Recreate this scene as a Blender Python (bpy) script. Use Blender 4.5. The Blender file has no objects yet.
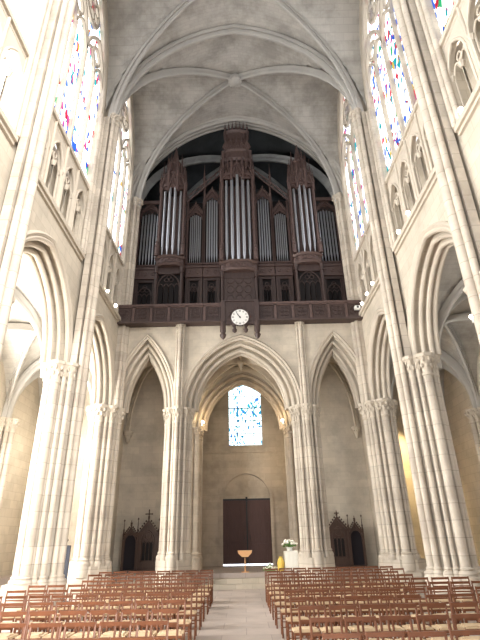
import bpy, bmesh, math, random
from mathutils import Vector, Matrix
R = math.radians
PI = math.pi
random.seed(7)
C = bpy.context.scene.collection

# ------------------------------------------------------------------ tagging
def tag(o, label=None, cat=None, group=None, kind=None):
    if label: o['label'] = label
    if cat: o['category'] = cat
    if group: o['group'] = group
    if kind: o['kind'] = kind
    return o

def empty(name, loc=(0, 0, 0), rz=0, label=None, cat=None, group=None, kind=None):
    o = bpy.data.objects.new(name, None)
    o.empty_display_size = 0.2
    C.objects.link(o)
    o.location = loc
    o.rotation_euler = (0, 0, rz)
    return tag(o, label, cat, group, kind)

# ------------------------------------------------------------------ mesh building
class MB:
    def __init__(self):
        self.bm = bmesh.new()
    def face(self, pts):
        try:
            return self.bm.faces.new([self.bm.verts.new(p) for p in pts])
        except ValueError:
            return None
    def box(self, x0, x1, y0, y1, z0, z1):
        v = [self.bm.verts.new(p) for p in ((x0,y0,z0),(x1,y0,z0),(x1,y1,z0),(x0,y1,z0),(x0,y0,z1),(x1,y0,z1),(x1,y1,z1),(x0,y1,z1))]
        for f in ((0,1,2,3),(4,5,6,7),(0,1,5,4),(1,2,6,5),(2,3,7,6),(3,0,4,7)):
            self.bm.faces.new([v[i] for i in f])
        return self
    def prism(self, poly, z0, z1, top=None):
        top = top or poly
        a = [self.bm.verts.new((x, y, z0)) for x, y in poly]
        b = [self.bm.verts.new((x, y, z1)) for x, y in top]
        n = len(a)
        for i in range(n):
            self.bm.faces.new((a[i], a[(i+1) % n], b[(i+1) % n], b[i]))
        self.bm.faces.new(a); self.bm.faces.new(b)
        return self
    def mapped_prism(self, poly, w0, w1, f):
        a = [self.bm.verts.new(f(u, v, w0)) for u, v in poly]
        b = [self.bm.verts.new(f(u, v, w1)) for u, v in poly]
        n = len(a)
        for i in range(n):
            self.bm.faces.new((a[i], a[(i+1) % n], b[(i+1) % n], b[i]))
        self.bm.faces.new(a); self.bm.faces.new(b)
        return self
    def lathe(self, prof, cx=0, cy=0, n=10, rot=0.0):
        rings = []
        for r, z in prof:
            rings.append([self.bm.verts.new((cx + r*math.cos(rot+2*PI*k/n), cy + r*math.sin(rot+2*PI*k/n), z)) for k in range(n)])
        for a, b in zip(rings, rings[1:]):
            for k in range(n):
                self.bm.faces.new((a[k], a[(k+1) % n], b[(k+1) % n], b[k]))
        self.bm.faces.new(rings[0]); self.bm.faces.new(rings[-1])
        return self
    def sweep(self, pts, prof, nrm, closed=False):
        # prof: (side, out) pairs; out = perpendicular to the path inside its plane
        nrm = Vector(nrm).normalized()
        pts = [Vector(p) for p in pts]
        rings = []
        n = len(pts)
        for i, p in enumerate(pts):
            if closed:
                t = pts[(i+1) % n] - pts[i-1]
            else:
                t = pts[min(i+1, n-1)] - pts[max(i-1, 0)]
            t.normalize()
            up = t.cross(nrm).normalized()
            rings.append([self.bm.verts.new(p + nrm*a + up*b) for a, b in prof])
        m = len(prof)
        seq = list(zip(rings, rings[1:])) + ([(rings[-1], rings[0])] if closed else [])
        for a, b in seq:
            for k in range(m):
                self.bm.faces.new((a[k], a[(k+1) % m], b[(k+1) % m], b[k]))
        if not closed:
            self.bm.faces.new(rings[0]); self.bm.faces.new(rings[-1])
        return self
    def tube(self, pts, r, n=8):
        pts = [Vector(p) for p in pts]
        rings = []
        for i, p in enumerate(pts):
            t = (pts[min(i+1, len(pts)-1)] - pts[max(i-1, 0)]).normalized()
            h = Vector((0, 0, 1)) if abs(t.z) < .9 else Vector((1, 0, 0))
            a = t.cross(h).normalized(); b = t.cross(a)
            rr = r[i] if isinstance(r, (list, tuple)) else r
            rings.append([self.bm.verts.new(p + a*rr*math.cos(2*PI*k/n) + b*rr*math.sin(2*PI*k/n)) for k in range(n)])
        for a, b in zip(rings, rings[1:]):
            for k in range(n):
                self.bm.faces.new((a[k], a[(k+1) % n], b[(k+1) % n], b[k]))
        self.bm.faces.new(rings[0]); self.bm.faces.new(rings[-1])
        return self
    def blob(self, c, s, sub=1):
        m = Matrix.Translation(c) @ Matrix.Diagonal((s[0], s[1], s[2], 1))
        bmesh.ops.create_icosphere(self.bm, subdivisions=sub, radius=1, matrix=m)
        return self
    def build(self, name, mat, parent=None, sharp=40, **kw):
        me = bpy.data.meshes.new(name)
        bmesh.ops.recalc_face_normals(self.bm, faces=self.bm.faces)
        self.bm.to_mesh(me); self.bm.free()
        me.materials.append(mat)
        if sharp:
            for p in me.polygons: p.use_smooth = True
            me.set_sharp_from_angle(angle=R(sharp))
        o = bpy.data.objects.new(name, me)
        C.objects.link(o)
        if parent: o.parent = parent
        return tag(o, **kw)

def struct(name, mb, mat, parent=None, sharp=40):
    return mb.build(name, mat, parent, sharp, **({} if parent else {'kind': 'structure'}))

def circ(r, n=8, oa=0, ob=0):
    return [(oa + r*math.cos(2*PI*k/n), ob + r*math.sin(2*PI*k/n)) for k in range(n)]

def copy_tree(o, parent=None):
    c = o.copy(); C.objects.link(c)
    if parent: c.parent = parent
    for ch in list(o.children): copy_tree(ch, c)
    return c

# ------------------------------------------------------------------ arches
class Arch:
    """two-centred pointed arch: half span a, rise h; off(d) gives the concentric smaller one"""
    def __init__(s, a, h, d=None, Rr=None):
        s.d = (h*h-a*a)/(2*a) if d is None else d
        s.R = a + s.d if Rr is None else Rr
        s.a = a; s.h = h
    def off(s, q):
        Rn = s.R - q
        return Arch(s.a-q, math.sqrt(max(Rn*Rn - s.d*s.d, 1e-6)), s.d, Rn)
    def pts(s, uc, v, n=14):
        out = []
        tmax = math.acos(max(-1, min(1, s.d/s.R)))
        for k in range(n+1):
            t = tmax*k/n
            out.append((uc + s.d - s.R*math.cos(t), v + s.R*math.sin(t)))
        right = [(2*uc-u, vv) for u, vv in reversed(out[:-1])]
        return out + right

def arch_slab(mb, f, u0, u1, v0, v1, ops, w0, w1, n=14):
    """slab from u0..u1, v0..v1, thickness w0..w1, openings (uc, Arch, spring) open down to v0"""
    def quad(a, b, c, d): mb.face([a, b, c, d])
    def boxm(ua, ub, va, vb):
        if ub-ua < 1e-4: return
        mb.mapped_prism([(ua, va), (ub, va), (ub, vb), (ua, vb)], w0, w1, f)
    cur = u0
    for uc, ar, sp in sorted(ops, key=lambda q: q[0]):
        boxm(cur, uc-ar.a, v0, v1)
        p = ar.pts(uc, sp, n)
        for (ua, va), (ub, vb) in zip(p, p[1:]):
            for w in (w0, w1):
                quad(f(ua, va, w), f(ub, vb, w), f(ub, v1, w), f(ua, v1, w))
            quad(f(ua, va, w0), f(ub, vb, w0), f(ub, vb, w1), f(ua, va, w1))
            quad(f(ua, v1, w0), f(ub, v1, w0), f(ub, v1, w1), f(ua, v1, w1))
        cur = uc + ar.a
    boxm(cur, u1, v0, v1)

def arch_roll(mb, f, uc, ar, sp, prof, w, n=14, foot=None):
    """moulding swept along an arch; prof (depth, radial)"""
    p = ar.pts(uc, sp, n)
    if foot is not None:
        p = [(p[0][0], foot)] + p + [(p[-1][0], foot)]
    P3 = [Vector(f(u, v, w)) for u, v in p]
    nr = (Vector(f(0, 0, 1)) - Vector(f(0, 0, 0)))
    mb.sweep(P3, prof, nr)

# ------------------------------------------------------------------ materials
def mat(name):
    m = bpy.data.materials.new(name); m.use_nodes = True
    nt = m.node_tree; nt.nodes.clear()
    out = nt.nodes.new('ShaderNodeOutputMaterial')
    return m, nt, out
def N(nt, t, **kw):
    n = nt.nodes.new(t)
    for k, v in kw.items():
        if k.startswith('i_'):
            n.inputs[k[2:].replace('_', ' ')].default_value = v
        else: setattr(n, k, v)
    return n
def L(nt, a, b): nt.links.new(a, b)

def uvnode(nt, mode):
    g = N(nt, 'ShaderNodeNewGeometry')
    s = N(nt, 'ShaderNodeSeparateXYZ'); L(nt, g.outputs['Position'], s.inputs[0])
    c = N(nt, 'ShaderNodeCombineXYZ')
    if mode == 'wall':
        a = N(nt, 'ShaderNodeMath', operation='ADD'); L(nt, s.outputs[0], a.inputs[0]); L(nt, s.outputs[1], a.inputs[1])
        L(nt, a.outputs[0], c.inputs[0]); L(nt, s.outputs[2], c.inputs[1])
    elif mode == 'floor':
        L(nt, s.outputs[0], c.inputs[0]); L(nt, s.outputs[1], c.inputs[1])
    return c.outputs[0], g.outputs['Position']

def stone(name, base, bw=.62, bh=.34, joint=.72, var=.12, mode='wall', dirt=.2, rough=.85, dirtcol=None, joints=True):
    m, nt, out = mat(name)
    uv, pos = uvnode(nt, mode)
    b = N(nt, 'ShaderNodeBsdfPrincipled'); b.inputs['Roughness'].default_value = rough
    b.inputs['Specular IOR Level'].default_value = .25
    c1 = tuple(min(1, x*(1+var)) for x in base) + (1,)
    c2 = tuple(x*(1-var) for x in base) + (1,)
    br = N(nt, 'ShaderNodeTexBrick'); L(nt, uv, br.inputs['Vector'])
    br.inputs['Color1'].default_value = c1; br.inputs['Color2'].default_value = c2
    br.inputs['Mortar'].default_value = tuple(x*joint for x in base) + (1,)
    br.inputs['Scale'].default_value = 1; br.inputs['Brick Width'].default_value = bw
    br.inputs['Row Height'].default_value = bh; br.inputs['Mortar Size'].default_value = .012 if joints else 0
    br.inputs['Mortar Smooth'].default_value = .6; br.inputs['Bias'].default_value = 0
    no = N(nt, 'ShaderNodeTexNoise'); no.inputs['Scale'].default_value = .9; no.inputs['Detail'].default_value = 6
    no.inputs['Roughness'].default_value = .65
    L(nt, pos, no.inputs['Vector'])
    rp = N(nt, 'ShaderNodeMapRange'); rp.inputs[1].default_value = .44; rp.inputs[2].default_value = .66
    rp.inputs[3].default_value = 0; rp.inputs[4].default_value = dirt
    L(nt, no.outputs[0], rp.inputs[0])
    mx = N(nt, 'ShaderNodeMix', data_type='RGBA')
    L(nt, rp.outputs[0], mx.inputs[0]); L(nt, br.outputs[0], mx.inputs[6])
    mx.inputs[7].default_value = (dirtcol or tuple(x*.45 for x in base)) + (1,)
    L(nt, mx.outputs[2], b.inputs['Base Color'])
    n2 = N(nt, 'ShaderNodeTexNoise'); n2.inputs['Scale'].default_value = 14; n2.inputs['Detail'].default_value = 4
    L(nt, pos, n2.inputs['Vector'])
    bp = N(nt, 'ShaderNodeBump'); bp.inputs['Strength'].default_value = .18; bp.inputs['Distance'].default_value = .02
    L(nt, n2.outputs[0], bp.inputs['Height']); L(nt, bp.outputs[0], b.inputs['Normal'])
    L(nt, b.outputs[0], out.inputs[0])
    return m

def plain(name, col, rough=.5, metal=0, noise=.0, nscale=6, spec=.4, stretch=None):
    m, nt, out = mat(name)
    b = N(nt, 'ShaderNodeBsdfPrincipled')
    b.inputs['Roughness'].default_value = rough; b.inputs['Metallic'].default_value = metal
    b.inputs['Specular IOR Level'].default_value = spec
    if noise:
        tc = N(nt, 'ShaderNodeTexCoord')
        mp = N(nt, 'ShaderNodeMapping'); L(nt, tc.outputs['Object'], mp.inputs[0])
        if stretch: mp.inputs['Scale'].default_value = stretch
        no = N(nt, 'ShaderNodeTexNoise'); no.inputs['Scale'].default_value = nscale; no.inputs['Detail'].default_value = 5
        L(nt, mp.outputs[0], no.inputs['Vector'])
        mx = N(nt, 'ShaderNodeMix', data_type='RGBA')
        mx.inputs[6].default_value = tuple(x*(1-noise) for x in col) + (1,)
        mx.inputs[7].default_value = tuple(min(1, x*(1+noise)) for x in col) + (1,)
        L(nt, no.outputs[0], mx.inputs[0]); L(nt, mx.outputs[2], b.inputs['Base Color'])
    else:
        b.inputs['Base Color'].default_value = tuple(col) + (1,)
    L(nt, b.outputs[0], out.inputs[0])
    return m

def emis(name, col, s):
    m, nt, out = mat(name)
    e = N(nt, 'ShaderNodeEmission'); e.inputs[0].default_value = tuple(col)+(1,); e.inputs[1].default_value = s
    L(nt, e.outputs[0], out.inputs[0]); return m

def glass(name, strength, amount, sat=1.0, tint=(1, 1, 1), scale=2.4, colstr=.35, bluegreen=False):
    """daylit stained glass: pale ground, coloured quarries, dark leads and iron bars"""
    m, nt, out = mat(name)
    uv, pos = uvnode(nt, 'wall')
    mp = N(nt, 'ShaderNodeMapping'); mp.inputs['Scale'].default_value = (1.7, .85, 1); L(nt, uv, mp.inputs[0])
    vo = N(nt, 'ShaderNodeTexVoronoi'); vo.inputs['Scale'].default_value = scale; L(nt, mp.outputs[0], vo.inputs['Vector'])
    sp = N(nt, 'ShaderNodeSeparateColor'); L(nt, vo.outputs['Color'], sp.inputs[0])
    ramp = N(nt, 'ShaderNodeValToRGB'); ramp.color_ramp.interpolation = 'CONSTANT'
    L(nt, sp.outputs[0], ramp.inputs[0])
    if bluegreen:
        cols = [(0, (.02, .25, .45)), (.3, (.03, .4, .5)), (.55, (.05, .2, .6)), (.8, (.3, .7, .6))]
    else:
        cols = [(0, (.05, .16, .75)), (.25, (.75, .04, .08)), (.42, (.02, .45, .5)), (.58, (.15, .3, .85)), (.74, (.7, .1, .35)), (.86, (.8, .55, .1)), (.93, (.05, .5, .2))]
    cr = ramp.color_ramp
    cr.elements[0].position = 0; cr.elements[0].color = cols[0][1]+(1,)
    cr.elements[1].position = cols[1][0]; cr.elements[1].color = cols[1][1]+(1,)
    for p, c in cols[2:]:
        e = cr.elements.new(p); e.color = c+(1,)
    # clusters where colour gathers
    no = N(nt, 'ShaderNodeTexNoise'); no.inputs['Scale'].default_value = .8; no.inputs['Detail'].default_value = 2
    L(nt, uv, no.inputs['Vector'])
    ad = N(nt, 'ShaderNodeMath', operation='MULTIPLY_ADD'); L(nt, no.outputs[0], ad.inputs[0]); ad.inputs[1].default_value = 1.4
    L(nt, sp.outputs[1], ad.inputs[2])
    gt = N(nt, 'ShaderNodeMath', operation='LESS_THAN'); L(nt, ad.outputs[0], gt.inputs[0]); gt.inputs[1].default_value = .7 + amount
    # leads: distance to edge
    vd = N(nt, 'ShaderNodeTexVoronoi', feature='DISTANCE_TO_EDGE'); vd.inputs['Scale'].default_value = scale; L(nt, mp.outputs[0], vd.inputs['Vector'])
    ld = N(nt, 'ShaderNodeMapRange'); ld.inputs[1].default_value = .0; ld.inputs[2].default_value = .06
    ld.inputs[3].default_value = .3; ld.inputs[4].default_value = 1; L(nt, vd.outputs[0], ld.inputs[0])
    s2 = N(nt, 'ShaderNodeSeparateXYZ'); L(nt, uv, s2.inputs[0])
    fr = N(nt, 'ShaderNodeMath', operation='FRACT'); dv = N(nt, 'ShaderNodeMath', operation='MULTIPLY'); dv.inputs[1].default_value = 1/.52
    L(nt, s2.outputs[1], dv.inputs[0]); L(nt, dv.outputs[0], fr.inputs[0])
    bar = N(nt, 'ShaderNodeMapRange'); bar.inputs[1].default_value = .04; bar.inputs[2].default_value = .09
    bar.inputs[3].default_value = .3; bar.inputs[4].default_value = 1; L(nt, fr.outputs[0], bar.inputs[0])
    mx = N(nt, 'ShaderNodeMix', data_type='RGBA'); L(nt, gt.outputs[0], mx.inputs[0])
    mx.inputs[6].default_value = tuple(t*strength for t in tint)+(1,)
    sc = N(nt, 'ShaderNodeVectorMath', operation='SCALE'); L(nt, ramp.outputs[0], sc.inputs[0]); sc.inputs[3].default_value = strength*colstr
    L(nt, sc.outputs[0], mx.inputs[7])
    m1 = N(nt, 'ShaderNodeMath', operation='MULTIPLY'); L(nt, ld.outputs[0], m1.inputs[0]); L(nt, bar.outputs[0], m1.inputs[1])
    e = N(nt, 'ShaderNodeEmission'); L(nt, mx.outputs[2], e.inputs[0]); L(nt, m1.outputs[0], e.inputs[1])
    L(nt, e.outputs[0], out.inputs[0])
    return m

WARM = (.63, .565, .475)
M = {}
M['stone'] = stone('limestone_blocks', (.50, .44, .355), joint=.82, var=.07, dirt=.3)
M['pier'] = stone('limestone_drums', (.51, .45, .37), bw=30, bh=.42, joint=.68, var=.10, dirt=.5, dirtcol=(.27, .22, .18))
M['mould'] = stone('limestone_moulding', (.50, .44, .36), joints=False, var=.02, dirt=.2)
M['vault'] = stone('vault_webbing', (.45, .425, .385), bw=.4, bh=.15, joint=.88, var=.05, dirt=.6, dirtcol=(.20, .19, .165), mode='floor')
M['rib'] = stone('rib_stone', (.43, .41, .375), joints=False, var=.02, dirt=.2)
M['porch'] = stone('porch_stone', (.50, .42, .33), dirt=.5, joint=.9, var=.06)
M['side'] = stone('side_bay_stone', (.58, .515, .42), dirt=.45, joint=.9, var=.05)
M['shaded'] = stone('shade_darkened_plaster', (.075, .085, .09), dirt=.5, joint=.9)  # unlit organ chamber: its shade is put into the base colour
M['chamber_rib'] = stone('grey_rib_stone', (.34, .34, .33), joints=False, dirt=.3)  # plain grey stone for the organ chamber ribs
M['floor'] = stone('floor_paving', (.44, .37, .325), bw=1.0, bh=.75, joint=.7, var=.1, mode='floor', dirt=.3, rough=.5)
M['wood'] = plain('dark_oak', (.055, .034, .030), .5, noise=.45, nscale=5, stretch=(4, 4, .6))
M['wood2'] = plain('carved_oak', (.095, .060, .053), .5, noise=.4, nscale=9)
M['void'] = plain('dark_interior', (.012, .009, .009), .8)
M['tin'] = plain('pipe_tin', (.52, .54, .58), .36, metal=.9)
M['chair'] = plain('chestnut_chair_wood', (.145, .05, .02), .42, noise=.3, nscale=8, stretch=(1, 1, .2))
M['rush'] = plain('woven_rush', (.50, .37, .23), .8, noise=.25, nscale=40, stretch=(1, 8, 1))
M['conf'] = plain('confessional_oak', (.075, .042, .03), .5, noise=.4, nscale=6, stretch=(3, 3, .5))
M['curtain'] = plain('dark_curtain', (.02, .016, .02), .9)
M['door'] = plain('old_door_oak', (.075, .036, .03), .6, noise=.35, nscale=5, stretch=(6, 6, .5))
M['iron'] = plain('black_iron', (.02, .02, .02), .5)
M['white'] = plain('white_enamel', (.8, .79, .76), .5)
M['pale'] = plain('pale_wood', (.75, .42, .2), .5, noise=.15)
M['cloth'] = plain('white_cloth', (.9, .88, .8), .9)
M['yellow'] = plain('gilt_yellow', (.85, .6, .12), .6)
M['leaf'] = plain('green_leaf', (.12, .25, .06), .6, noise=.3)
M['petal'] = plain('white_petal', (.9, .88, .8), .7)
M['lampglow'] = emis('lamp_glow', (1, .93, .8), 25)
M['daylight'] = emis('daylight_slit', (.8, .88, 1), 3.5)
M['bluegrey'] = plain('blue_grey_paint', (.035, .04, .055), .6)
M['glassR'] = glass('stained_glass_right', 2.3, .34, colstr=.4, scale=4.2)
M['glassL'] = glass('stained_glass_left', 3.0, .22, colstr=.4, scale=4.2)
M['glassW'] = glass('clear_quarry_glass', 6.0, -.6, tint=(.95, .98, 1), scale=2)
M['glassP'] = glass('porch_stained_glass', 2.6, .2, tint=(.72, .93, 1), scale=7, colstr=.5, bluegreen=True)
M['glassA'] = glass('aisle_glass', 13.0, -.1, tint=(.95, .98, 1), scale=2.5)
M['glassAR'] = glass('aisle_glass_right', 1.2, .0, tint=(.9, .95, 1), scale=2.5)

# ------------------------------------------------------------------ layout numbers (metres)
XW = 5.48           # nave wall face
PX = 5.62          # pier centre
BAY = 5.25
YW = 19.2          # end wall face
PY = [YW - BAY*k for k in range(0, 5)]    # pier lines 19.2 ... -1.8
ZCAP, ZSTR, ZSILL = 6.75, 10.75, 13.6
ZSPR, VH = 17.0, 6.6
XA = 10.0          # aisle outer wall
YP = 22.6          # porch wall
YB = 25.5          # door wall
ZP = .5            # porch floor level

def side_map(s):
    return lambda u, v, w: (s*(XW+w), u, v)
def end_map(y0):
    return lambda u, v, w: (u, y0+w, v)

# ------------------------------------------------------------------ floor, steps
mb = MB().box(-XA-.6, XA+.6, -4, 20.6, -.3, 0)
floor = struct('floor', mb, M['floor'], sharp=0)
mb = MB().box(-XA-.6, XA+.6, 20.6, YB+1, -.3, ZP)
struct('floor', mb, M['floor'], sharp=0)
st = empty('stone_steps', (0, 19.7, 0), label='shallow stone steps rising from the aisle to the porch', cat='steps')
for k in range(2):
    o = MB().box(-5.0, 5.0, 19.9+.36*k-19.7, 20.6-19.7, (ZP/3)*k, (ZP/3)*(k+1)).build('step', M['stone'], st, 0)

# ------------------------------------------------------------------ vaults
def prof01(t, a=5.6, h=VH):
    d = (h*h-a*a)/(2*a); Rr = a+d
    t = max(0, min(1, t))
    return math.sqrt(max(0, Rr*Rr-(t*a+d)**2))/h

def vault_bay(mb, xc, hx, yc, hy, z0, h, n=24, thick=.0):
    pf = lambda t: prof01(t, 5.6, 6.6)
    V = {}
    for i in range(n+1):
        for j in range(n+1):
            # denser near the edges
            s = math.sin((i/n*2-1)*PI/2); t = math.sin((j/n*2-1)*PI/2)
            z = z0 + h*pf(min(abs(s), abs(t)))
            V[i, j] = mb.bm.verts.new((xc+hx*s, yc+hy*t, z))
    for i in range(n):
        for j in range(n):
            a, b, c, d = V[i, j], V[i+1, j], V[i+1, j+1], V[i, j+1]
            mb.bm.faces.new((a, b, c, d))

def rib_path(p0, p1, z0, h, n=22, lift=0.0, t0=-1, t1=1):
    out = []
    for k in range(n+1):
        t = math.sin((k/n*2-1)*PI/2)
        t = t0 + (t1-t0)*(t+1)/2
        z = z0 + h*prof01(abs(t))
        out.append((p0[0]+(p1[0]-p0[0])*(t+1)/2, p0[1]+(p1[1]-p0[1])*(t+1)/2, z-lift))
    return out

def ribprof(w, dpt):
    # moulded rib: flat shoulders, hollow, projecting roll (out = down from the web)
    return [(-w, .05), (-w, -dpt*.35), (-w*.9, -dpt*.5), (-w*.5, -dpt*.32), (-w*.5, -dpt*.7), (-w*.28, -dpt), (w*.28, -dpt), (w*.5, -dpt*.7), (w*.5, -dpt*.32), (w*.9, -dpt*.5), (w, -dpt*.35), (w, .05)]

def add_rib(parent, p0, p1, z0, h, w, dpt, m, name='rib', n=22, sign=1):
    pts = rib_path(p0, p1, z0, h, n)
    d = Vector((p1[0]-p0[0], p1[1]-p0[1], 0)).normalized()
    nrm = Vector((-d.y, d.x, 0))
    # up = t x nrm ; make it point upward at mid span
    up = d.cross(nrm)
    if up.z < 0: nrm = -nrm
    mbb = MB().sweep(pts, ribprof(w, dpt), nrm)
    return mbb.build(name, m, parent)

mb = MB()
for k in range(4):
    yc = PY[k]-BAY/2
    vault_bay(mb, 0, XW+.15, yc, BAY/2, ZSPR, VH)
ceil = struct('ceiling', mb, M['vault'])
for k in range(4):
    y1, y0 = PY[k], PY[k+1]
    e = XW-.2
    add_rib(ceil, (-e, y0), (e, y1), ZSPR+.35, VH-.42, .12, .27, M['rib'])
    add_rib(ceil, (-e, y1), (e, y0), ZSPR+.35, VH-.42, .12, .27, M['rib'])
    if k: add_rib(ceil, (-e, y1), (e, y1), ZSPR+.3, VH-.4, .18, .30, M['rib'], 'transverse_rib')
    b = MB().lathe([(.05, -.52), (.2, -.5), (.34, -.4), (.36, -.25), (.26, -.1), (.2, .05)], n=14)
    for q in range(8):
        b.blob((.29*math.cos(q*PI/4), .29*math.sin(q*PI/4), -.38), (.09, .09, .09))
    o = b.build('boss', M['rib'], ceil); o.location = (0, (y0+y1)/2, ZSPR+VH)
add_rib(ceil, (-XW+.2, PY[4]), (XW-.2, PY[4]), ZSPR+.3, VH-.4, .18, .30, M['rib'], 'transverse_rib')

# ------------------------------------------------------------------ piers
def ngon(cx, cy, r, n, rot=0, sx=1, sy=1):
    return [(cx+r*sx*math.cos(rot+2*PI*k/n), cy+r*sy*math.sin(rot+2*PI*k/n)) for k in range(n)]

shaft_cache = {}
def shaft_obj(parent, x, y, r, z0, z1, m=None, name='shaft'):
    key = (round(r, 3), round(z0, 2), round(z1, 2), name)
    if key not in shaft_cache:
        o = MB().lathe([(r, z0), (r, z1)], n=14).build(name, m or M['pier'], parent)
        shaft_cache[key] = o.data
    else:
        o = bpy.data.objects.new(name, shaft_cache[key]); C.objects.link(o); o.parent = parent
    o.location = (x, y, 0)
    return o

def leafy_cap(mb, x, y, r, z0, z1, k=1.75, leaves=6):
    h = z1-z0
    mb.lathe([(r*1.02, z0-.05), (r*1.25, z0-.02), (r*1.25, z0+.03), (r*1.02, z0+.05), (r*1.12, z0+h*.45), (r*1.45, z0+h*.75), (r*k, z0+h*.86)], x, y, 12)
    for ring, (zz, rr) in enumerate(((.42, 1.3), (.72, 1.62))):
        for q in range(leaves):
            a = 2*PI*(q+.5*ring)/leaves
            mb.blob((x+r*rr*math.cos(a), y+r*rr*math.sin(a), z0+h*zz), (r*.42, r*.42, h*.15))
    mb.prism(ngon(x, y, r*k*1.12, 8, PI/8), z0+h*.86, z1, ngon(x, y, r*k*1.22, 8, PI/8))

def make_pier(x, y, inward, label, s=1.0, nave_top=17.75, ztop_shaft=None, zb=0, base_h=1.0, group=None, corner=False, porch=False, slim=False):
    """inward = direction (unit vector xy) pointing into the nave; nave shafts run up on that side"""
    root = empty('clustered_pier', (x, y, zb), label=label, cat='pillar', group=group)
    ix, iy = inward; tx, ty = -iy, ix
    def P(a, b): return (ix*a*s+tx*b*s, iy*a*s+ty*b*s)
    zc = ZCAP-zb
    # core
    core = [P(.60, .12), P(.40, .40), P(.12, .60), P(-.12, .60), P(-.40, .40), P(-.60, .12), P(-.60, -.12), P(-.40, -.40), P(-.12, -.60), P(.12, -.60), P(.40, -.40), P(.60, -.12)]
    if slim: core = [P(a, b) for a, b in ((.60, .12), (.40, .40), (.12, .60), (-.12, .60), (-.36, .40), (-.42, .12), (-.42, -.12), (-.36, -.40), (-.12, -.60), (.12, -.60), (.40, -.40), (.60, -.12))]
    MB().prism(core, .3, zc+.02).build('core', M['pier'], root, 0)
    # shafts that carry the arcade
    low = [(0, .70, .155), (.27, .59, .075), (-.27, .59, .075), (0, -.70, .155), (.27, -.59, .075), (-.27, -.59, .075),
           (-.70, 0, .155), (-.60, .27, .085), (-.60, -.27, .085), (.47, .47, .10), (.47, -.47, .10), (-.47, .47, .10), (-.47, -.47, .10)]
    if slim: low = [((-.50 if a == -.70 else -.42 if a == -.60 else -.40 if a == -.47 else a), b, r) for a, b, r in low]
    cap = MB()
    for a, b, r in low:
        px, py = P(a, b)
        shaft_obj(root, px, py, r*s, .25, zc-.5)
        leafy_cap(cap, px, py, r*s, zc-.62, zc, 1.95 if r > .12 else 2.3, 7 if r > .12 else 5)
    cap.prism([(px*1.3, py*1.3) for px, py in core], zc-.1, zc)
    hc = MB()
    # nave side cluster: runs up to the high vault
    up = [(.80, 0, .15), (.70, .22, .10), (.70, -.22, .10)]
    if porch: up = [(.80, 0, .13), (.72, .2, .08), (.72, -.2, .08)]
    elif corner: up = [(.66, 0, .15), (.56, .22, .10), (.56, -.22, .10)]
    for a, b, r in up:
        px, py = P(a, b)
        shaft_obj(root, px, py, r*s, .25, nave_top-zb-.35, name='vault_shaft')
        if corner: leafy_cap(cap, px, py, r*s, zc-.62, zc, 1.6, 6)
        leafy_cap(hc, px, py, r*s, nave_top-zb-.42, nave_top-zb, 1.55)
    # base: plinth in steps and tori
    base = MB()
    hb = base_h
    oc = lambda q: ngon(0, 0, q*s, 8, PI/8)
    base.prism(oc(1.0), 0, hb*.45)
    base.prism(oc(1.0), hb*.45, hb*.52, oc(.93))
    base.prism(oc(.93), hb*.52, hb*.78, oc(.91))
    for a, b, r in low+up:
        px, py = P(a, b)
        base.lathe([(r*s*1.9, hb*.5), (r*s*1.9, hb*.76), (r*s*1.75, hb*.80), (r*s*1.85, hb*.84), (r*s*1.7, hb*.88), (r*s*1.25, hb*.92), (r*s*1.4, hb*.96), (r*s*1.0, hb)], px, py, 12)
    base.build('base', M['pier'], root)
    cap.build('capital', M['mould'], root); hc.build('high_capital', M['mould'], root)
    return root

names = {0: 'at the corner under the organ gallery', 1: 'one bay in front of the organ', 2: 'two bays in front of the organ', 3: 'three bays in front of the organ'}
for k in range(4):
    for s in (-1, 1):
        rt = make_pier(s*(PX+(.15 if k == 0 else 0)), PY[k], (-s, 0), 'tall clustered limestone pier on the %s side, %s' % ('left' if s < 0 else 'right', names[k]),
                       .92 if k == 0 else .82, 17.75, base_h=1.2 if k == 0 else 1.0, group='nave arcade piers', corner=(k == 0), slim=True)
        # outer slim shafts framing the windows above the arcade
        MB().box(-.1, .1, -.25, .25, ZCAP-.1, 17.6).build('pilaster', M['pier'], rt, 0).location = (-s*.34, 0, 0)
        for b in (.40, .55):
            for q in (-1, 1):
                sh = shaft_obj(rt, -s*(.24-.3*(b-.4)), q*(b-.03), .075, ZSTR+.05, 17.4, name='wall_shaft')

for s in (-1, 1):
    rt = make_pier(s*2.68, YW+.3, (0, -1), 'slender clustered pier %s of the central archway below the organ gallery' % ('left' if s < 0 else 'right'),
                   .68, 10.66, base_h=1.35, group='porch arcade piers', corner=True, porch=True)

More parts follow.
